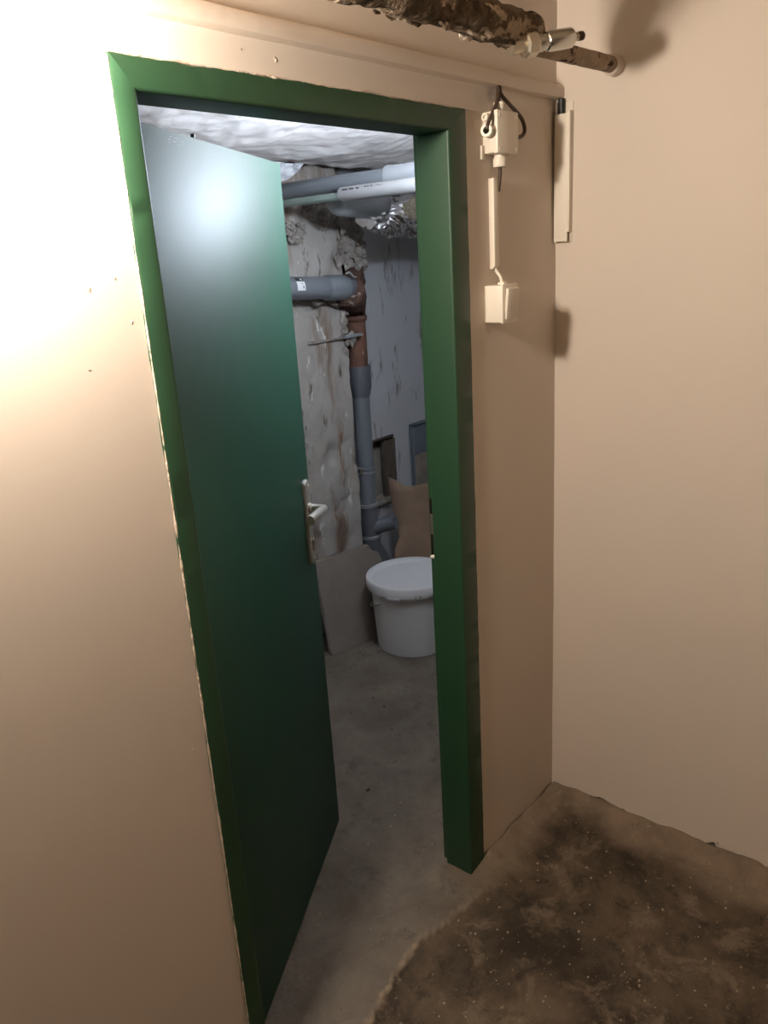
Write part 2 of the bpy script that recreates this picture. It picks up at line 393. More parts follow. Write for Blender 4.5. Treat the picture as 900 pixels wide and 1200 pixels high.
for (x0, x1, z0, z1), mt, dp in ((N1, niche_m, .07), (N2, niche_m, .05)):
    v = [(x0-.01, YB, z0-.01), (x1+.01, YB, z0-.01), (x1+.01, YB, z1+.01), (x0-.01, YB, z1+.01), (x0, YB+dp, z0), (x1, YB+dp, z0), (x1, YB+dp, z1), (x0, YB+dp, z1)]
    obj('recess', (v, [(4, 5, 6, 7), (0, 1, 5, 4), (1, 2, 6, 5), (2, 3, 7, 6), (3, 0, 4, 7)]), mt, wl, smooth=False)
obj('recess_lintel', box(N1[0]-.02, N1[1]-.006, YB-.008, YB+.03, N1[3]-.002, N1[3]+.012, .003), wood_d, wl)
obj('recess_board', box(2.612, 2.672, YB+.006, YB+.045, .40, .742, .004), wood_d, wl)
obj('recess_jamb', box(2.672, 2.686, YB-.006, YB+.05, .40, .745, .003), wood_d, wl)
obj('recess_sill', rock((2.56, YB-.004, .40), .05, 3, .5, (2.1, .45, .4), 3.3), mortar, wl)
obj('hatch_frame', merge(box(2.826, 2.842, YB-.012, YB+.04, .40, .790, .002), box(2.826, 3.12, YB-.012, YB+.04, .778, .794, .002)), panel_m, wl)
obj('hatch_frame_strip', box(2.850, 2.858, YB-.010, YB+.02, .40, .772, .002), pvc_l, wl)
obj('hatch_panel', box(2.860, 3.12, YB+.002, YB+.02, .600, .772, .003), panel_m, wl)
obj('hatch_panel', box(2.860, 3.12, YB+.006, YB+.024, .40, .596, .003), niche_m, wl)
def ceil2(x, y):
    t = sstep(.35, 1.32, y)
    z = 2.225 - 0.125*t
    z += 0.010*fr((x, y, 0), 6, 2, 4) + 0.004*nz((x, y, 0), 25, 1)
    yy = y
    if y > 1.36: yy = y + 0.018*fr((x, 0, 0), 12, 6, 4)
    if y > 1.372: z += .02 + 0.02*abs(fr((x, 0, 0), 15, 8, 3))
    return (x, yy, z)
cg = grid(rng(-.6, .7, .12) + rng(.7, 2.6, .014)[1:] + rng(2.6, 3.45, .06)[1:], rng(.10, .55, .06) + rng(.55, 1.37, .014)[1:] + [1.374], ceil2)
wl = obj('ceiling_far_room', merge(cg, box(-.6, 3.45, .1, 1.9, 2.27, 2.34)), plaster_ceil, base=(0, .8, 2.1), auto=False)
tag(wl, 'low rough white plaster ceiling lit cold above the pipes', 'ceiling', kind='structure')
tag(obj('wall_far_side', box(3.45, 3.55, .1, 1.9, 0, 2.3), side_pl), 'grey rendered side wall of the cellar room, hidden beyond the jamb', 'wall', kind='structure')
tag(obj('wall_far_end', box(-.7, -.6, .1, 1.6, 0, 2.3), side_pl), 'grey rendered end wall of the cellar room, hidden behind the door', 'wall', kind='structure')
tag(obj('wall_partition', box(XR, 3.55, .004, .10, 0, 2.3), side_pl), 'grey rendered inner face of the doorway wall beyond the corner', 'wall', kind='structure')

# ---------------------------------------------------------------- green steel door frame
IX0, IX1, IZ, YD = 0.041, 0.8195, 1.983, 0.10
fr_root = thing('trim_1', (0, 0, 0), 'green painted steel door frame set in the beige wall', 'door frame', kind='structure')
def prof(k):
    # (inset from outer edge, y) section of the pressed steel frame
    r = 0.006; w_ = k
    pts = [(0.0, .002), (0.0, -.005), (.003, -.007), (w_-r, -.007)]
    for i in range(1, 5):
        a = math.pi/2*i/4; pts.append((w_-r+r*math.sin(a), -.007+r-r*math.cos(a)))
    pts += [(w_, .080), (w_-.002, .082), (w_-.013, .082), (w_-.013, YD), (w_-.03, YD)]
    return pts
def jamb(side):
    k = IX0-FX0 if side < 0 else FX1-IX1
    P = prof(k); V = []; F = []
    kz = FZ-IZ
    zl = rng(0, 1.98, .02)
    n = len(P)
    rows = zl + ['top']
    for z in rows:
        for i, (a, y) in enumerate(P):
            wob = (0.0030*fr((side*3, 0, z if z != 'top' else 2.0), 16, 4, 4)) if i < 2 and z != 'top' else 0
            x = FX0 + a + wob if side < 0 else FX1 - a - wob
            zz = z if z != 'top' else FZ - (a if i >= 0 else 0)*kz/k
            if z == 0: zz = -0.004
            V.append((x, y, zz))
    for j in range(len(rows)-1):
        for i in range(n-1): F.append((j*n+i, j*n+i+1, (j+1)*n+i+1, (j+1)*n+i))
    return V, F
def head():
    kz = FZ-IZ; P = prof(kz); V = []; F = []; n = len(P)
    xl = ['l'] + rng(IX0+.008, IX1-.008, .02) + ['r']
    for x in xl:
        for i, (a, y) in enumerate(P):
            wob = 0.0048*fr((x, 0, 5), 14, 4, 5) if i < 2 and x not in ('l', 'r') else 0
            if x == 'l': xx = FX0 + a*(IX0-FX0)/kz
            elif x == 'r': xx = FX1 - a*(FX1-IX1)/kz
            else: xx = x
            V.append((xx, y, FZ - a - wob))
    for j in range(len(xl)-1):
        for i in range(n-1): F.append((j*n+i, j*n+i+1, (j+1)*n+i+1, (j+1)*n+i))
    return V, F
def bead(path_fn, n, seed):
    P = []; R = []
    for i in range(n+1):
        p = path_fn(i/n); k = fr(p, 30, seed, 4)
        P.append(p); R.append(max(.0004, .0014 + .0017*k))
    return tube(P, R, 6)
wfo = bpy.data.objects['wall_front']
for nm_, vf_ in (('paint_edge', bead(lambda t: Vector((FX0-.0005, -.0045, 2.02*t+.005)), 260, 1.0)), ('paint_edge', bead(lambda t: Vector((FX1+.0005, -.0025, 2.02*t+.005)), 260, 4.0)),
                 ('paint_edge', bead(lambda t: Vector((FX0+(FX1-FX0)*t, -.0045, FZ+.001+.0022*fr((t*6, 0, 0), 5, 2, 4))), 140, 7.0))):
    obj(nm_, vf_, beige_edge, wfo)
for x, z, r in ((-.085, 1.712, .0035), (-.040, 1.725, .003), (-.022, 1.66, .0022), (-.105, 1.60, .002), (-.030, .905, .002), (.33, 2.06, .003), (.255, 2.066, .002)):
    obj('paint_chip', rock((x, .0, z), r, 1, .8, (1.2, .35, 1.4), x*70), beige_edge, wfo, smooth=False)
obj('jamb', jamb(-1), green, fr_root); jr = obj('jamb', jamb(1), green, fr_root); obj('head', head(), green, fr_root)
for z0, z1 in ((1.092, 1.132), (.975, 1.034)):
    obj('strike_hole', box(IX1+.0105, IX1+.016, .0845, .0975, z0, z1, .001), dark_hole, jr)
obj('strike_plate', box(IX1+.0115, IX1+.0140, .0855, .0965, 1.036, 1.090, .001), wood_d, jr)
obj('strike_tab', rock((IX1+.008, .090, .974), .008, 2, .4, (.7, 1.0, .6), 1.0), white_pl2, jr)

# ---------------------------------------------------------------- door leaf
H0 = Vector((.060, .085, 0)); tdir = Vector((.70, .38, 0)).normalized(); ndir = Vector((tdir.y, -tdir.x, 0))
ML = Matrix((tdir, ndir, Vector((0, 0, 1)))).transposed().to_4x4(); ML.translation = H0
def onleaf(vf): return xform(vf, ML)        # local: x along leaf, y out towards the corridor, z up
dr = thing('door_1', H0, 'plain green door leaf swung inwards into the cellar room', 'door', kind='structure')
obj('leaf', onleaf(box(0.0, .80, -.040, 0, .006, 1.967, .002)), green_leaf, dr)
for z in (.30, 1.62):
    obj('hinge', onleaf(tube([(-.006, .004, z), (-.006, .004, z+.10)], .008, 14)), green, dr)
def plate():
    V = []; F = []
    w2 = .0205; z0, z1 = .915, 1.163; prof_ = []
    for i in range(13):
        a = math.pi*i/12; prof_.append((w2*math.cos(a), z1-w2+w2*math.sin(a)))
    for i in range(13):
        a = math.pi+math.pi*i/12; prof_.append((w2*math.cos(a), z0+w2+w2*math.sin(a)))
    n = len(prof_); zc = (z0+z1)/2
    for off, sc in ((0, 1.0), (.006, 1.0), (.0095, .86)):
        for x, z in prof_:
            V.append((.757 + x*sc, off, zc + (z-zc)*(1-(1-sc)*.17)))
    for j in range(2):
        for i in range(n): F.append((j*n+i, j*n+(i+1) % n, (j+1)*n+(i+1) % n, (j+1)*n+i))
    F.append(tuple(range(2*n, 3*n)))
    return V, F
hp = obj('handle_plate', onleaf(plate()), steel, dr)
lev = bez([(.757, .006, 1.082), (.757, .034, 1.082), (.748, .052, 1.083), (.722, .056, 1.086), (.67, .055, 1.090), (.628, .050, 1.088)], 6)
def lever():
    V, F = tube(lev, [.0105]*12 + [.0115 + .0015*i/18 for i in range(len(lev)-12)], 12)
    return V, F
obj('lever', onleaf(lever()), steel, hp)
obj('lever_rose', onleaf(lathe([(0.008, .015), (.015, .0145), (.017, .012)], (.757, 0, 1.082), (0, 1, 0), 20)), steel, hp)
obj('key_cylinder', onleaf(merge(tube([(.757, .006, .985), (.757, .016, .985)], .0085, 16), box(.753, .761, .006, .014, .958, .985, .001))), dull_metal, hp)
obj('key_slot', onleaf(box(.7562, .7578, .0155, .0164, .980, .990)), dark_hole, hp)
for z in (1.145, .932):
    obj('screw', onleaf(lathe([(.009, .004), (.0112, .0035), (.0116, .002)], (.757, 0, z), (0, 1, 0), 12)), dull_metal, hp)
obj('closer_pin', onleaf(box(.297, .302, -.010, -.002, 1.9665, 1.975, .001)), black_rub, dr)
sc_ = []
for i in range(9):
    x = .17+random.random()*.10; z = 1.958-random.random()*.014
    sc_.append(box(x, x+.004+random.random()*.010, -.0005, .0004, z, z+.0012))
obj('scuff_mark', onleaf(merge(*sc_)), print_g, dr)

# ---------------------------------------------------------------- corridor pipe with flaking insulation and vent valve
PY, PZ = -.160, 2.140
pr = thing('heating_pipe', (.6, PY, PZ), 'brown heating pipe with flaking insulation running above the door into the right wall', 'pipe')
def dis(q):
    return 0.006*fr(q, 14, 2, 4) + 0.005*max(0, fr(q, 30, 7, 3)) - 0.006*sstep(.1, .5, nz(q, 22, 9))
path = [(-2.2 + .012*i, PY, PZ+.009 + .0015*math.sin(i*.3)) for i in range(int((.885+2.2)/.012)+1)]
path[-1] = (.893, PY, PZ+.009)
obj('insulation', tube(path, [.036]*len(path), 44, True, dis), insul, pr, auto=False)
for i in range(26):
    x = .42 + random.random()*.46; a = -math.pi/2 + random.uniform(-1.5, .6); r = .037
    c = Vector((x, PY - r*math.cos(a)*.98, PZ+.009 + r*math.sin(a)))
    obj('insulation_flake', rock(c, .004+random.random()*.007, 1, .8, (2.0, .4, .7), i*1.37), (insul if i % 3 else beige_edge), pr, smooth=False)
obj('bare_pipe', tube([(.88 + .012*i, PY, PZ-.012+.010*i/36) for i in range(37)], .0185, 26, True, lambda q: 0.0012*fr(q, 40, 3, 3)), barepipe, pr)
obj('pipe_end_ring', lathe([(0, .020), (.004, .0235), (.026, .024), (.032, .020)], (XR-.034, PY, PZ-.003), (1, 0, 0), 28, lambda q: .0010*nz(q, 60, 1)), beige_trunk, pr)
va = Vector((.862, -.186, 2.119)); vb = Vector((.988, -.246, 2.142)); vd = (vb-va).normalized()
vv = obj('valve', lathe([(0, .012), (.002, .016), (.022, .0175), (.024, .015), (.034, .015), (.036, .0175), (.046, .0195), (.094, .0195), (.098, .0175), (.100, .012)], va, vd, 32), chrome, pr)
obj('valve_nut', lathe([(-.020, .020), (-.016, .024), (.004, .0245), (.010, .021)], va, vd, 8), dull_metal, vv, smooth=False)
obj('valve_stub', lathe([(-.05, .014), (-.015, .014)], va, vd, 20), dull_metal, vv)
obj('vent_nipple', lathe([(.098, .0095), (.108, .009), (.109, .0065), (.120, .0065)], va, vd, 20), dull_metal, vv)
obj('vent_cap', lathe([(.116, .008), (.118, .0088), (.127, .0088), (.129, .007)], va, vd, 12), brown_cable, vv)

# ---------------------------------------------------------------- trunking along the wall
def ledge():
    prof_ = [(0.002, 2.119), (-.012, 2.119), (-.020, 2.116), (-.0235, 2.110), (-.0235, 2.094), (-.021, 2.088), (-.012, 2.0855), (.002, 2.0855)]
    V = []; F = []; xl = rng(-4.5, XR-.002, .03); n = len(prof_)
    for x in xl:
        for i, (y, z) in enumerate(prof_):
            V.append((x, y + (.0016*fr((x, i*.2, 0), 8, 2, 3) if 0 < i < n-1 else 0), z + .0014*fr((x, 0, i*.2), 6, 7, 3)))
    for j in range(len(xl)-1):
        for i in range(n): F.append((j*n+i, j*n+(i+1) % n, (j+1)*n+(i+1) % n, (j+1)*n+i))
    F.append(tuple(range(n-1, -1, -1))); F.append(tuple(range((len(xl)-1)*n, len(xl)*n)))
    return V, F
tag(obj('cable_trunking', ledge(), beige_trunk), 'long beige painted cable channel running level above the door', 'cable channel')

# vertical channel above the switch
ct = thing('cable_trunking', (.994, 0, 1.687), 'slim white vertical cable channel between junction box and light switch', 'cable channel')
obj('channel_base', box(.985, 1.003, -.010, .002, 1.687, 1.891, .001), white_pl2, ct)
obj('channel_cover', box(.9835, 1.0045, -.0150, -.0095, 1.692, 1.8915, .0012), white_pl, ct)
obj('channel_opening', box(.987, 1.001, -.0085, -.0015, 1.6855, 1.6875), brown_cable, ct)
# corner channel on the right wall
cc = thing('cable_trunking', (1.303, -.028, 1.738), 'white vertical cable channel in the corner on the right wall', 'cable channel')
obj('channel_base', merge(box(1.309, XR+.002, -.049, -.006, 1.738, 2.078, .0008), box(1.296, 1.311, -.0085, -.006, 1.738, 2.078, .0006), box(1.296, 1.311, -.049, -.0465, 1.764, 2.056, .0006)), white_pl2, cc)
obj('channel_cover', box(1.2925, 1.2965, -.0440, -.005, 1.741, 2.050, .0012), white_pl, cc)
obj('channel_cover_lip', box(1.291, 1.2975, -.050, -.043, 1.765, 2.055, .0012), white_pl, cc)
tag(obj('cable', tube([(1.3045, -.022, 2.02), (1.3045, -.022, 2.035), (1.303, -.021, 2.05), (1.302, -.020, 2.086)], [.0065, .0065, .0085, .0085], 12), black_rub), 'thick black cable entering the top of the corner channel', 'cable')

# ---------------------------------------------------------------- junction box and its cables
jb = thing('junction_box', (1.007, 0, 1.942), 'off-white surface junction box with cable glands beside the green frame', 'junction box')
obj('box_body', box(.963, 1.052, -.030, .002, 1.942, 2.030, .004), white_pl2, jb)
jl = obj('box_lid', box(.9615, 1.0535, -.042, -.029, 1.9405, 2.0315, .004), white_pl, jb)
for x in (.972, 1.043):
    for z in (1.951, 2.021): obj('lid_screw', lathe([(0, .0042), (.0015, .0042), (.002, .003)], (x, -.0415, z), (0, -1, 0), 12), white_pl2, jl)
def gland(c, ax, s=1.0, nm='cable_gland', mt=None):
    c = Vector(c); ax = Vector(ax)
    g = obj(nm, lathe([(-.002, .0105*s), (.006*s, .0105*s), (.007*s, .0125*s), (.020*s, .0125*s), (.022*s, .0115*s), (.022*s, .0065*s), (.012*s, .006*s)], c, ax, 20), mt or white_pl, jb)
    return g
gland((1.004, -.020, 2.030), (0, 0, 1), 1.0)
gland((1.004, -.020, 1.942), (0, 0, -1), 1.25)
g = gland((.963, -.020, 1.988), (-1, -.25, 0), 1.15)
obj('gland_bore', lathe([(.0235, .0066), (.0245, .0064)], (.963, -.020, 1.988), (-1, -.25, 0), 16), dark_hole, g)
gland((.963, -.016, 2.016), (-1, 0, .1), .7)
gland((1.052, -.020, 1.985), (1, 0, 0), .9)
obj('mounting_lug', box(.950, .963, -.006, .0, 1.930, 1.960, .001), white_pl2, jb)
TOP = (1.010, -.012, 2.088)
tag(obj('cable', tube(bez([(1.006, -.014, 2.088), (1.003, -.018, 2.072), (.985, -.024, 2.045), (.956, -.030, 2.020), (.940, -.030, 2.000), (.938, -.028, 1.990)], 8), .0042, 12), brown_cable), 'brown cable curving from the channel to the left gland of the junction box', 'cable')
tag(obj('cable', tube([(1.010, -.014, 2.088), (1.006, -.018, 2.062), (1.004, -.020, 2.040)], .0042, 12), brown_cable), 'short straight brown cable entering the top of the junction box', 'cable')
tag(obj('cable', tube(bez([(1.016, -.014, 2.088), (1.020, -.016, 2.070), (1.048, -.022, 2.050), (1.092, -.026, 2.025), (1.108, -.026, 2.000), (1.096, -.023, 1.985), (1.070, -.020, 1.985)], 8), .0046, 12), brown_cable), 'brown cable looping out to the right of the junction box', 'cable')
tag(obj('cable', tube([(1.004, -.020, 1.925), (1.0085, -.018, 1.90), (1.0085, -.012, 1.862)], .0046, 12), brown_cable), 'brown cable dropping from the junction box beside the slim channel', 'cable')
tag(obj('cable', tube(bez([(.996, -.006, 1.70), (.998, -.010, 1.682), (1.000, -.020, 1.668), (1.000, -.026, 1.645)], 6), .0038, 12), white_pl), 'thin white cable running into the top of the light switch', 'cable')

# ---------------------------------------------------------------- light switch
sw = thing('light_switch', (.99, 0, 1.564), 'cream surface-mounted light switch below the junction box', 'light switch')
obj('switch_box', box(.959, 1.026, -.046, .002, 1.562, 1.650, .003), white_pl, sw)
obj('switch_frame', box(.9575, 1.0275, -.052, -.0455, 1.5605, 1.6515, .002), white_pl, sw)
obj('rocker', xform(box(-.026, .026, -.006, .002, -.036, .036, .002), Matrix.Translation((.9945, -.053, 1.606)) @ Matrix.Rotation(math.radians(5), 4, 'X')), white_pl2, sw)
obj('cable_inlet', box(.992, 1.008, -.034, -.016, 1.649, 1.656, .002), white_pl, sw)

# ---------------------------------------------------------------- lamps
wlmp = thing('wall_lamp', (WARM_LAMP.x, 0, WARM_LAMP.z), 'round wall lamp with glowing globe just left of the door', 'lamp')
obj('lamp_base', lathe([(0, .062), (.012, .062), (.018, .054), (.020, .03)], (WARM_LAMP.x, 0.001, WARM_LAMP.z), (0, -1, 0), 32), white_pl2, wlmp)
def sph(c, r, n=24, k=14):
    return lathe([(-r*math.cos(math.pi*i/k), max(1e-4, r*math.sin(math.pi*i/k))) for i in range(k+1)], c, (0, 0, 1), n)
obj('lamp_globe', sph(WARM_LAMP, .052), globe_w, wlmp)
bl = thing('bare_bulb', (COOL_LAMP.x, .10, COOL_LAMP.z-.10), 'cold white bulb standing upright inside the cellar room, in an added cup blocking its downward light', 'lamp')
obj('added_light_block_cup', lathe([(-.105, .02), (-.10, .030), (-.060, .040), (-.028, .046), (-.025, .044), (-.030, .036)], COOL_LAMP, (0, 0, 1), 24), white_pl2, bl)  # cup added under the unseen bulb to block its downward light
obj('bulb_bracket', tube(bez([COOL_LAMP+Vector((0, 0, -.10)), COOL_LAMP+Vector((0, -.02, -.125)), (COOL_LAMP.x, .14, COOL_LAMP.z-.13), (COOL_LAMP.x, .10, COOL_LAMP.z-.13)], 6), .010, 12), white_pl2, bl)
obj('bulb_glass', sph(COOL_LAMP, .040), globe_c, bl)

# ---------------------------------------------------------------- drain stack
SX, SY = 2.147, 1.50
st = thing('drain_stack', (SX, SY, .0), 'vertical drain stack, rusty iron above and grey plastic below, in the corner', 'drain pipe')
rdis = lambda a: (lambda q: a*fr(q, 25, 3, 4))
ti = obj('iron_tee', lathe([(1.462+.006*i, .046+.010*sstep(0, 9, i)+.004*sstep(35, 42, i)) for i in range(50)], (SX, SY, 0), (0, 0, 1), 32, rdis(.006)), rust, st, auto=False)
obj('tee_branch', tube([(SX, SY-.005, 1.500), (SX-.06, SY-.05, 1.545), (SX-.115, SY-.085, 1.575), (SX-.150, SY-.105, 1.590), (SX-.165, SY-.113, 1.597)], [.050, .062, .070, .074, .070], 32, True, rdis(.008)), rust, ti, auto=False)
obj('tee_lead_joint', tube([(SX-.160, SY-.108, 1.594), (SX-.172, SY-.116, 1.600)], [.064, .058], 28), rust, ti)
obj('iron_collar', lathe([(1.445, .048), (1.448, .053), (1.452, .056), (1.458, .058), (1.464, .058), (1.470, .056), (1.476, .053), (1.480, .050)], (SX, SY, 0), (0, 0, 1), 40, rdis(.009)), rust2, st, auto=False)
obj('iron_pipe', lathe([(1.20+.02*i, .0475) for i in range(14)], (SX, SY, 0), (0, 0, 1), 32, rdis(.0018)), rust2, st)
obj('plastic_coupling', lathe([(1.085, .043), (1.095, .046), (1.112, .050), (1.135, .0555), (1.225, .0560), (1.235, .0545), (1.2355, .045)], (SX+.004, SY, 0), (0, 0, 1), 36), pvc_d, st)
obj('plastic_pipe', lathe([(.70, .0415), (1.10, .0415)], (SX+.004, SY, 0), (0, 0, 1), 36), pvc, st)
cl = obj('pipe_clamp', merge(lathe([(.700, .044), (.702, .049), (.712, .049), (.714, .044)], (SX, SY, 0), (0, 0, 1), 36), lathe([(.724, .044), (.726, .048), (.735, .048), (.737, .044)], (SX, SY, 0), (0, 0, 1), 36)), pvc_l, st)
obj('clamp_bolt', tube([(SX-.052, SY-.02, .705), (SX-.052, SY-.02, .738)], .006, 10), dull_metal, cl)
obj('lower_socket', lathe([(.535, .044), (.540, .0435), (.665, .0440), (.680, .050), (.699, .050), (.700, .045)], (SX+.001, SY, 0), (0, 0, 1), 36), pvc, st)
obj('socket_ring', lathe([(.520, .044), (.524, .050), (.540, .050), (.545, .044)], (SX+.004, SY, 0), (0, 0, 1), 36), pvc_l, st)
wy = obj('wye_body', lathe([(.36, .045), (.525, .0445)], (SX+.006, SY, 0), (0, 0, 1), 36), pvc_d, st)
obj('wye_branch', tube([(SX+.01, SY-.01, .400), (SX+.042, SY-.065, .425), (SX+.058, SY-.098, .438), (SX+.068, SY-.118, .447)], [.036, .038, .043, .043], 30, True), pvc, wy)
obj('wye_mouth_shade', tube([(SX+.068, SY-.118, .447), (SX+.0683, SY-.1186, .4473)], [.037, .037], 28), pvc_d, wy)  # darker disc paints the shaded inside of the open stub
obj('elbow_ring', lathe([(.350, .047), (.354, .052), (.368, .052), (.372, .046)], (SX+.010, SY, 0), (0, 0, 1), 36), pvc_l, st)
obj('bottom_elbow', tube(bez([(SX+.010, SY, .36), (SX+.014, SY-.002, .30), (SX+.040, SY-.02, .24), (SX+.055, SY-.03, .16), (SX+.055, SY-.03, 0.0)], 8), .047, 30), pvc_d, st)
mo = obj('mortar_casing', lathe([(1.725+.012*i, .060+.006*math.sin(i*.9)) for i in range(31)], (SX-.004, SY+.005, 0), (0, 0, 1), 40, lambda q: .016*fr(q, 13, 4, 4)), mortar, st, smooth=False)
# iron wall bracket
br = thing('pipe_bracket', (1.9, 1.44, 1.385), 'rusty flat iron bracket tying the drain stack to the plaster', 'bracket')
obj('bracket_bar', box(1.765, 2.115, YA-.014, YA+.004, 1.381, 1.391, .002), mortar, br)
obj('bracket_clip', box(1.985, 2.105, YA-.032, YA+.002, 1.383, 1.397, .003), pvc_l, br)
# mortar rubble on the pier
for i, (x, z, r, sx, lab) in enumerate(((1.715, 1.862, .028, 1.0, 'grey rubble lump in the pier directly below the pipes'), (1.752, 1.832, .032, 1.1, 'largest dark rubble lump in the pier near the door leaf'),
                              (1.722, 1.822, .020, 1.0, 'small dark rubble lump lowest in the pier cluster'), (1.782, 1.872, .018, 1.0, 'small rubble lump at upper right of the pier cluster'),
                              (1.925, 1.870, .022, 1.3, 'lone rubble lump left of the mortared stack'))):
    tag(obj('rubble_lump', rock((x, YA-.012, z), r, 3, .95, (sx, .6, .9), i*2.3), mortar, smooth=False), lab, 'rubble', 'rubble lumps in the pier')
mb = []
for i in range(34):
    z = 1.30 + random.random()*.62; x = 2.045 + random.uniform(-.05, .02)
    mb.append(rock((x, YA-.006, z), .007+random.random()*.018, 2, .9, (1, .45, 1.3), i*1.9))
for i in range(46):
    x = 1.80 + random.random()*.25; z = 1.93 + .05*random.random() + (x-1.8)*-.3
    mb.append(rock((x, YA-.004, z), .008+random.random()*.016, 2, .9, (1.3, .4, .9), i*3.1))
for i in range(16):
    a = random.uniform(-2.6, .3)
    mb.append(rock((SX+.055*math.cos(a), SY+.055*math.sin(a), 1.69+.10*random.random()), .014+.018*random.random(), 3, .6, (1, .8, 1.0), i*2.2))
mo2 = obj('broken_mortar', merge(*mb), mortar, bpy.data.objects['wall_far_left'], smooth=False); mo2['kind'] = 'stuff'

# ---------------------------------------------------------------- horizontal waste pipe
HP0 = Vector((.9, 1.375, 1.672)); HP1 = Vector((2.02, 1.392, 1.604)); hd = (HP1-HP0).normalized(); HL = (HP1-HP0).length
wp = thing('waste_pipe', (1.45, 1.38, 1.58), 'grey plastic waste pipe running level into the rusty tee', 'drain pipe')
obj('pipe_body', lathe([(0, .047), (HL-.15, .047)], HP0, hd, 36), pvc, wp)
obj('pipe_socket', lathe([(HL-.175, .047), (HL-.165, .054), (HL-.062, .0555), (HL-.056, .054), (HL-.055, .047)], HP0, hd, 36), pvc, wp)
obj('inner_pipe', lathe([(HL-.07, .047), (HL-.005, .047)], HP0, hd, 36), pvc_d, wp)
obj('seal_strip', tube(bez([(1.935, 1.345, 1.668), (1.950, 1.338, 1.672), (1.968, 1.34, 1.662), (1.985, 1.345, 1.652), (2.005, 1.35, 1.650)], 6), .004, 8), pvc_w, wp)
def patch(s0, s1, a0, a1, r, n=8):
    u = Vector((0, -1, 0)); u = (u - hd*u.dot(hd)).normalized(); w_ = hd.cross(u)
    if w_.z < 0: w_ = -w_
    V = []; F = []
    for s in (s0, s1):
        for i in range(n+1):
            a = math.radians(a0+(a1-a0)*i/n); V.append(HP0 + hd*s + (u*math.cos(a)+w_*math.sin(a))*r)
    for i in range(n): F.append((i, i+1, n+1+i+1, n+1+i))
    return V, F
SL = 1.664-.9
stk = obj('pipe_sticker', patch(SL-.03, SL+.016, -12, 34, .0476), sticker_w, wp)
obj('sticker_band', patch(SL-.03, SL+.014, 35, 60, .0478), sticker_k, stk)
obj('sticker_dot', patch(SL-.002, SL+.006, 40, 53, .0481), sticker_w, stk)
obj('sticker_mark', patch(SL+.002, SL+.007, -2, 12, .0481), sticker_k, stk)
obj('sticker_mark', patch(SL-.008, SL+.006, 20, 23, .0481), print_g, stk)
mbs = [rock((1.62+.05*i+random.uniform(-.02, .02), 1.435, 1.578-.012*random.random()-.003*i), .018+.012*random.random(), 1, .6, (1.6, .6, .7), i*2.9) for i in range(8)]
mo3 = obj('broken_mortar', merge(*mbs), mortar, bpy.data.objects['wall_far_left'], smooth=False); mo3['kind'] = 'stuff'

# ---------------------------------------------------------------- overhead pipes
UX = 1.65
up = thing('overhead_pipe', (UX, .8, 1.998), 'thick grey plastic pipe under the rough ceiling, uppermost of the pair', 'pipe')
obj('pipe_body', lathe([(0, .030), (.65, .030)], (UX, .80, 2.000), (0, 1, 0), 30), pvc, up)
obj('pipe_socket', lathe([(0, .0335), (.71, .0335), (.722, .036), (.735, .036), (.737, .030)], (UX, .11, 2.003), (0, 1, 0), 30), pvc_l, up)
lp = thing('overhead_pipe', (1.605, .8, 1.955), 'pale plastic pipe below the thick grey overhead pipe, narrowing towards the pier', 'pipe')
lpb = obj('pipe_body', lathe([(0, .0255), (.93, .0255), (.935, .0240), (.935, .012)], (1.605, .10, 1.957), (0, 1, 0), 28), pvc_w, lp)
obj('narrow_pipe', lathe([(0, .0145), (.48, .0145)], (1.602, .98, 1.951), (0, 1, 0), 22), pvc_g, lp)
for i, (y0, y1) in enumerate(((1.012, .985), (.978, .955), (.945, .930), (.905, .897), (.893, .884), (.875, .868), (.85, .82))):
    a = math.radians(152 - (6 if i > 2 else 0)); c = Vector((1.605 + .0257*math.cos(a), 0, 1.957+.0257*math.sin(a)))
    h = .0030 if i < 3 else .0016
    obj('pipe_print', box(c.x-.0006, c.x+.0014, y1, y0, c.z-h, c.z+h), sticker_k if i < 6 else print_g, lpb)
# short grey duct and its foil insulation
fd = thing('foil_duct', (2.2, 1.2, 1.80), 'grey duct wrapped in crumpled silver foil insulation below the overhead pipes', 'duct')
obj('inner_duct', lathe([(0, .001), (.004, .030), (.014, .047), (.030, .056), (.05, .059), (.30, .059)], (1.70, 1.17, 1.950), (1, 0.05, -.05), 36), pvc_l, fd)
def fdis(q):
    return 0.028*fr(q, 9, 2, 3) + 0.022*nz(q, 38, 5) + 0.012*nz(q, 80, 3)
fv = tube([(1.935+.014*i, 1.195+.0015*i, 1.895-.00025*i) for i in range(100)], [.064+.012*min(1, i/6) for i in range(100)], 36, True, fdis)
obj('foil_wrap', fv, foil, fd, smooth=False)
def sheet(c00, c10, c01, c11, nu, nv, amp, s, o):
    a, b, c, d = map(Vector, (c00, c10, c01, c11)); n = (b-a).cross(c-a).normalized()
    def fn(u, v):
        p = a*(1-u)*(1-v)+b*u*(1-v)+c*(1-u)*v+d*u*v
        return p + n*(amp*fr(p, s, o, 3)) + (b-a).normalized()*(.25*amp*nz(p, s*1.4, o+2))
    return grid(rng(0, 1, 1/nu), rng(0, 1, 1/nv), fn)
def solid(o, t):
    md = o.modifiers.new('thickness', 'SOLIDIFY'); md.thickness = t; md.offset = 0; return o
solid(obj('foil_flap', sheet((1.87, 1.120, 1.885), (1.965, 1.110, 1.875), (1.875, 1.118, 1.832), (1.925, 1.112, 1.840), 7, 6, .03, 18, 3), foil, fd, smooth=False), .001)
wv = []
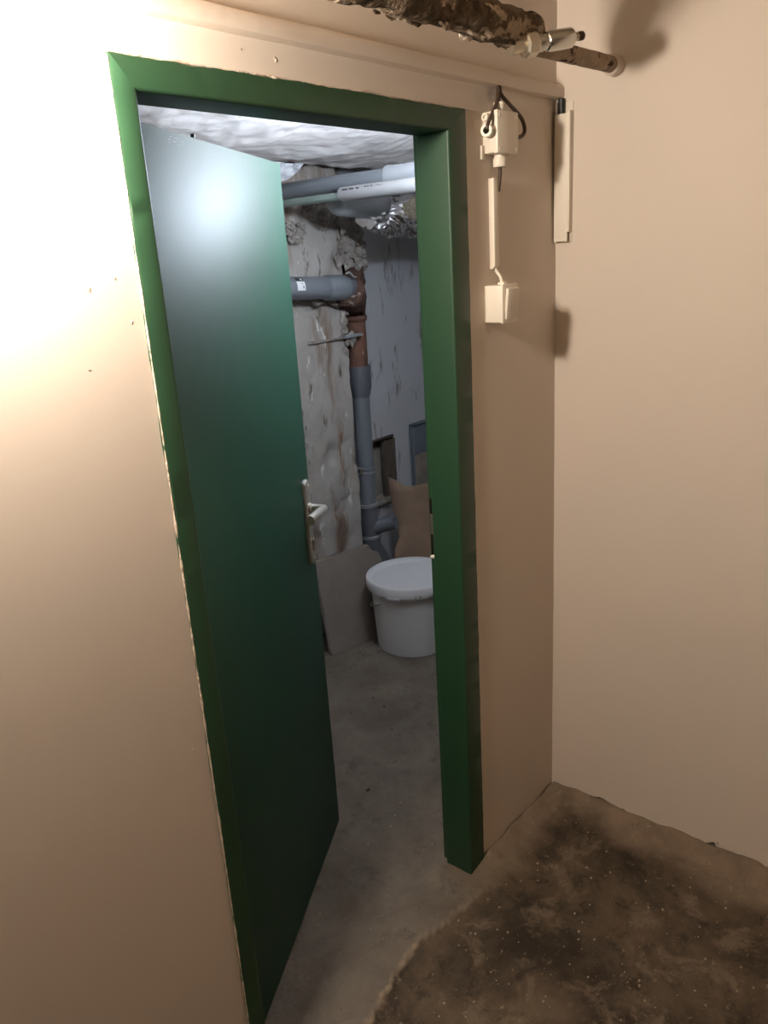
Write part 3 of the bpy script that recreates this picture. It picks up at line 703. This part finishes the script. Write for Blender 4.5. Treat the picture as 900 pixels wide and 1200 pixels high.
for i in range(13):
    wv.append(rock((2.15+.03*i+random.uniform(-.01, .01), 1.135+.003*i, 1.93-.006*i+random.uniform(-.03, .03)), .036+.012*random.random(), 2, .7, (1, .6, .9), i*1.7))
wo = obj('exposed_wool', merge(*wv), wool, fd, smooth=False); wo['kind'] = 'stuff'
fs = obj('plastic_sheet', sheet((1.46, 1.34, 2.095), (1.62, 1.235, 2.085), (1.46, 1.345, 2.010), (1.575, 1.27, 2.030), 16, 10, .045, 13, 5), film, smooth=False)
solid(fs, .001); tag(fs, 'crumpled grey plastic sheet tucked between ceiling and pipes', 'plastic sheet')

# ---------------------------------------------------------------- bucket
BX, BY, RB, RT, BH = 1.897, 1.041, .168, .205, .346
bk = thing('bucket', (BX, BY, 0), 'large white plastic bucket with lid standing in the cellar room', 'bucket')
zb = 0.001
def rad(z): return RB + (RT-.018-RB)*z/BH
obj('bucket_body', lathe([(zb, RB-.012), (zb, RB-.004), (.004, RB), (.29, rad(.29)), (.292, rad(.29)+.004), (.300, rad(.30)+.004), (.302, rad(.30)), (.325, rad(.325))], (BX, BY, 0), (0, 0, 1), 72), bucket_m, bk)
ld = obj('bucket_lid', lathe([(.306, RT-.016), (.301, RT-.006), (.302, RT-.001), (.312, RT), (.340, RT), (.346, RT-.003), (.348, RT-.010), (.346, RT-.020), (.330, RT-.025), (.318, RT-.028), (.314, RT-.034)], (BX, BY, 0), (0, 0, 1), 72), bucket_m, bk)
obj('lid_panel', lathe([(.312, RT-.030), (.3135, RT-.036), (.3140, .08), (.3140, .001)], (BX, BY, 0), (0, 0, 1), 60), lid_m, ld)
for da, hh, m_ in ((-136, .010, print_g), (-131, .012, print_g), (-129.5, .006, sticker_k), (-92, .008, print_g), (-88, .006, print_g)):
    a = math.radians(da); c = Vector((BX+(RT+.0004)*math.cos(a), BY+(RT+.0004)*math.sin(a), .312))
    obj('lid_notch', xform(box(-.0016, .0016, -.0012, .0012, -hh/2, hh/2), Matrix.Translation(c) @ Matrix.Rotation(a-math.pi/2, 4, 'Z')), m_, ld)
for da in (-165, -75, 15, 105):
    a = math.radians(da); c = Vector((BX+(RT-.003)*math.cos(a), BY+(RT-.003)*math.sin(a), .300))
    obj('lid_tab', xform(box(-.030, .030, -.004, .003, -.010, .006, .002), Matrix.Translation(c) @ Matrix.Rotation(a-math.pi/2, 4, 'Z')), bucket_m, ld)
ha = [(BX+(rad(.28)+.008)*math.cos(math.radians(a)), BY+(rad(.28)+.008)*math.sin(math.radians(a)), .285-.10*math.sin(math.radians((a-10)))) for a in range(10, 171, 8)]
obj('bucket_handle', tube(ha, .0035, 10), dull_metal, bk)

# ---------------------------------------------------------------- leaning concrete slab
def slab():
    O = [(1.572, .006), (1.588, .0), (1.905, .0), (2.030, .284), (2.022, .352), (1.990, .362), (1.980, .394), (1.82, .397), (1.664, .400), (1.655, .385)]
    fy = lambda x, z: 1.253-.14*(x-1.576)+.42*z
    # resample the outline for a rough edge
    P = []
    for i in range(len(O)):
        a = Vector((*O[i], 0)); b = Vector((*O[(i+1) % len(O)], 0)); n = max(1, int((b-a).length/.012))
        for k in range(n):
            p = a.lerp(b, k/n); P.append((p.x + .0022*fr(p, 30, 3, 3), max(.001, p.y + .0022*fr(p, 30, 8, 3))))
    n = len(P); V = []; F = []
    cx = sum(p[0] for p in P)/n; cz = sum(p[1] for p in P)/n
    ins = lambda p, k: (cx+(p[0]-cx)*k, cz+(p[1]-cz)*k)
    for dy, k in ((0, .985), (.003, 1.0), (.024, 1.0), (.027, .985)):
        for p in P:
            q = ins(p, k); V.append((q[0], fy(*q)+dy, max(.001, q[1])))
    for j in range(3):
        for i in range(n): F.append((j*n+i, j*n+(i+1) % n, (j+1)*n+(i+1) % n, (j+1)*n+i))
    F.append(tuple(range(n))); F.append(tuple(range(4*n-1, 3*n-1, -1)))
    return V, F
tag(obj('concrete_slab', slab(), slab_m), 'grey broken concrete slab leaning against the pier beside the bucket', 'slab')

# ---------------------------------------------------------------- brown cardboard behind the bucket
def card():
    rows = [(0.0, 2.235, 1.385), (.08, 2.25, 1.40), (.19, 2.272, 1.415), (.25, 2.288, 1.43), (.30, 2.36, 1.45), (.34, 2.405, 1.462), (.42, 2.408, 1.475), (.52, 2.408, 1.49), (.60, 2.41, 1.50)]
    V = []; F = []
    for z, xl, y in rows:
        us = [0, .06, .12, .18, .26, .4, .55, .7, .85, 1.0]
        for u in us:
            x = xl + (2.80-xl)*u
            top = .605 - .06*sstep(0, .14, u) if z == .60 else z
            fold = .075*max(0, (.12-u)/.12) if z > .3 else .03*max(0, (.12-u)/.12)
            yy = y + fold - .15*max(0, u-.12) + .008*fr((x, 0, z), 6, 3, 2)
            V.append((x, yy, top))
    n = len(us)
    for j in range(len(rows)-1):
        for i in range(n-1): F.append((j*n+i, j*n+i+1, (j+1)*n+i+1, (j+1)*n+i))
    return V, F
cb = obj('cardboard_sheet', card(), kraft, auto=True); solid(cb, .003)
tag(cb, 'creased brown cardboard sheet propped behind the white bucket', 'cardboard')

# ---------------------------------------------------------------- grit on the floors
def grit(n, xr, yr, cond, rmin, rmax, zf, seed):
    random.seed(seed); L = []
    while len(L) < n:
        x = random.uniform(*xr); y = random.uniform(*yr)
        if not cond(x, y): continue
        r = rmin + (rmax-rmin)*random.random()**2.5
        L.append(rock((x, y, zf(x, y)+r*.3), r, 1, .6, (1.3, 1, .6), x*31+y*17))
    return merge(*L)
zf = lambda x, y: floor_pt(x, y)[0]
g1 = obj('pale_grit', grit(420, (.2, 1.28), (-.9, -.02), lambda x, y: y < lerp_table(EDGE, x)-.01, .0006, .0034, zf, 3), pebble_l, smooth=False)
tag(g1, 'pale crumbs of plaster scattered over the dark corridor floor', 'grit', kind='stuff')
g2 = obj('pale_grit', grit(60, (.15, 1.0), (-.02, .5), lambda x, y: True, .001, .0036, zf, 5), pebble_l, smooth=False)
tag(g2, 'pale crumbs on the screed in the doorway', 'grit', kind='stuff')
g3 = obj('dark_grit', grit(90, (.8, 2.0), (.25, 1.2), lambda x, y: (x-BX)**2+(y-BY)**2 > .035 and y < 1.2, .0012, .0065, zf, 8), pebble_d, smooth=False)
tag(g3, 'dark crumbs on the grey floor in front of the bucket', 'grit', kind='stuff')
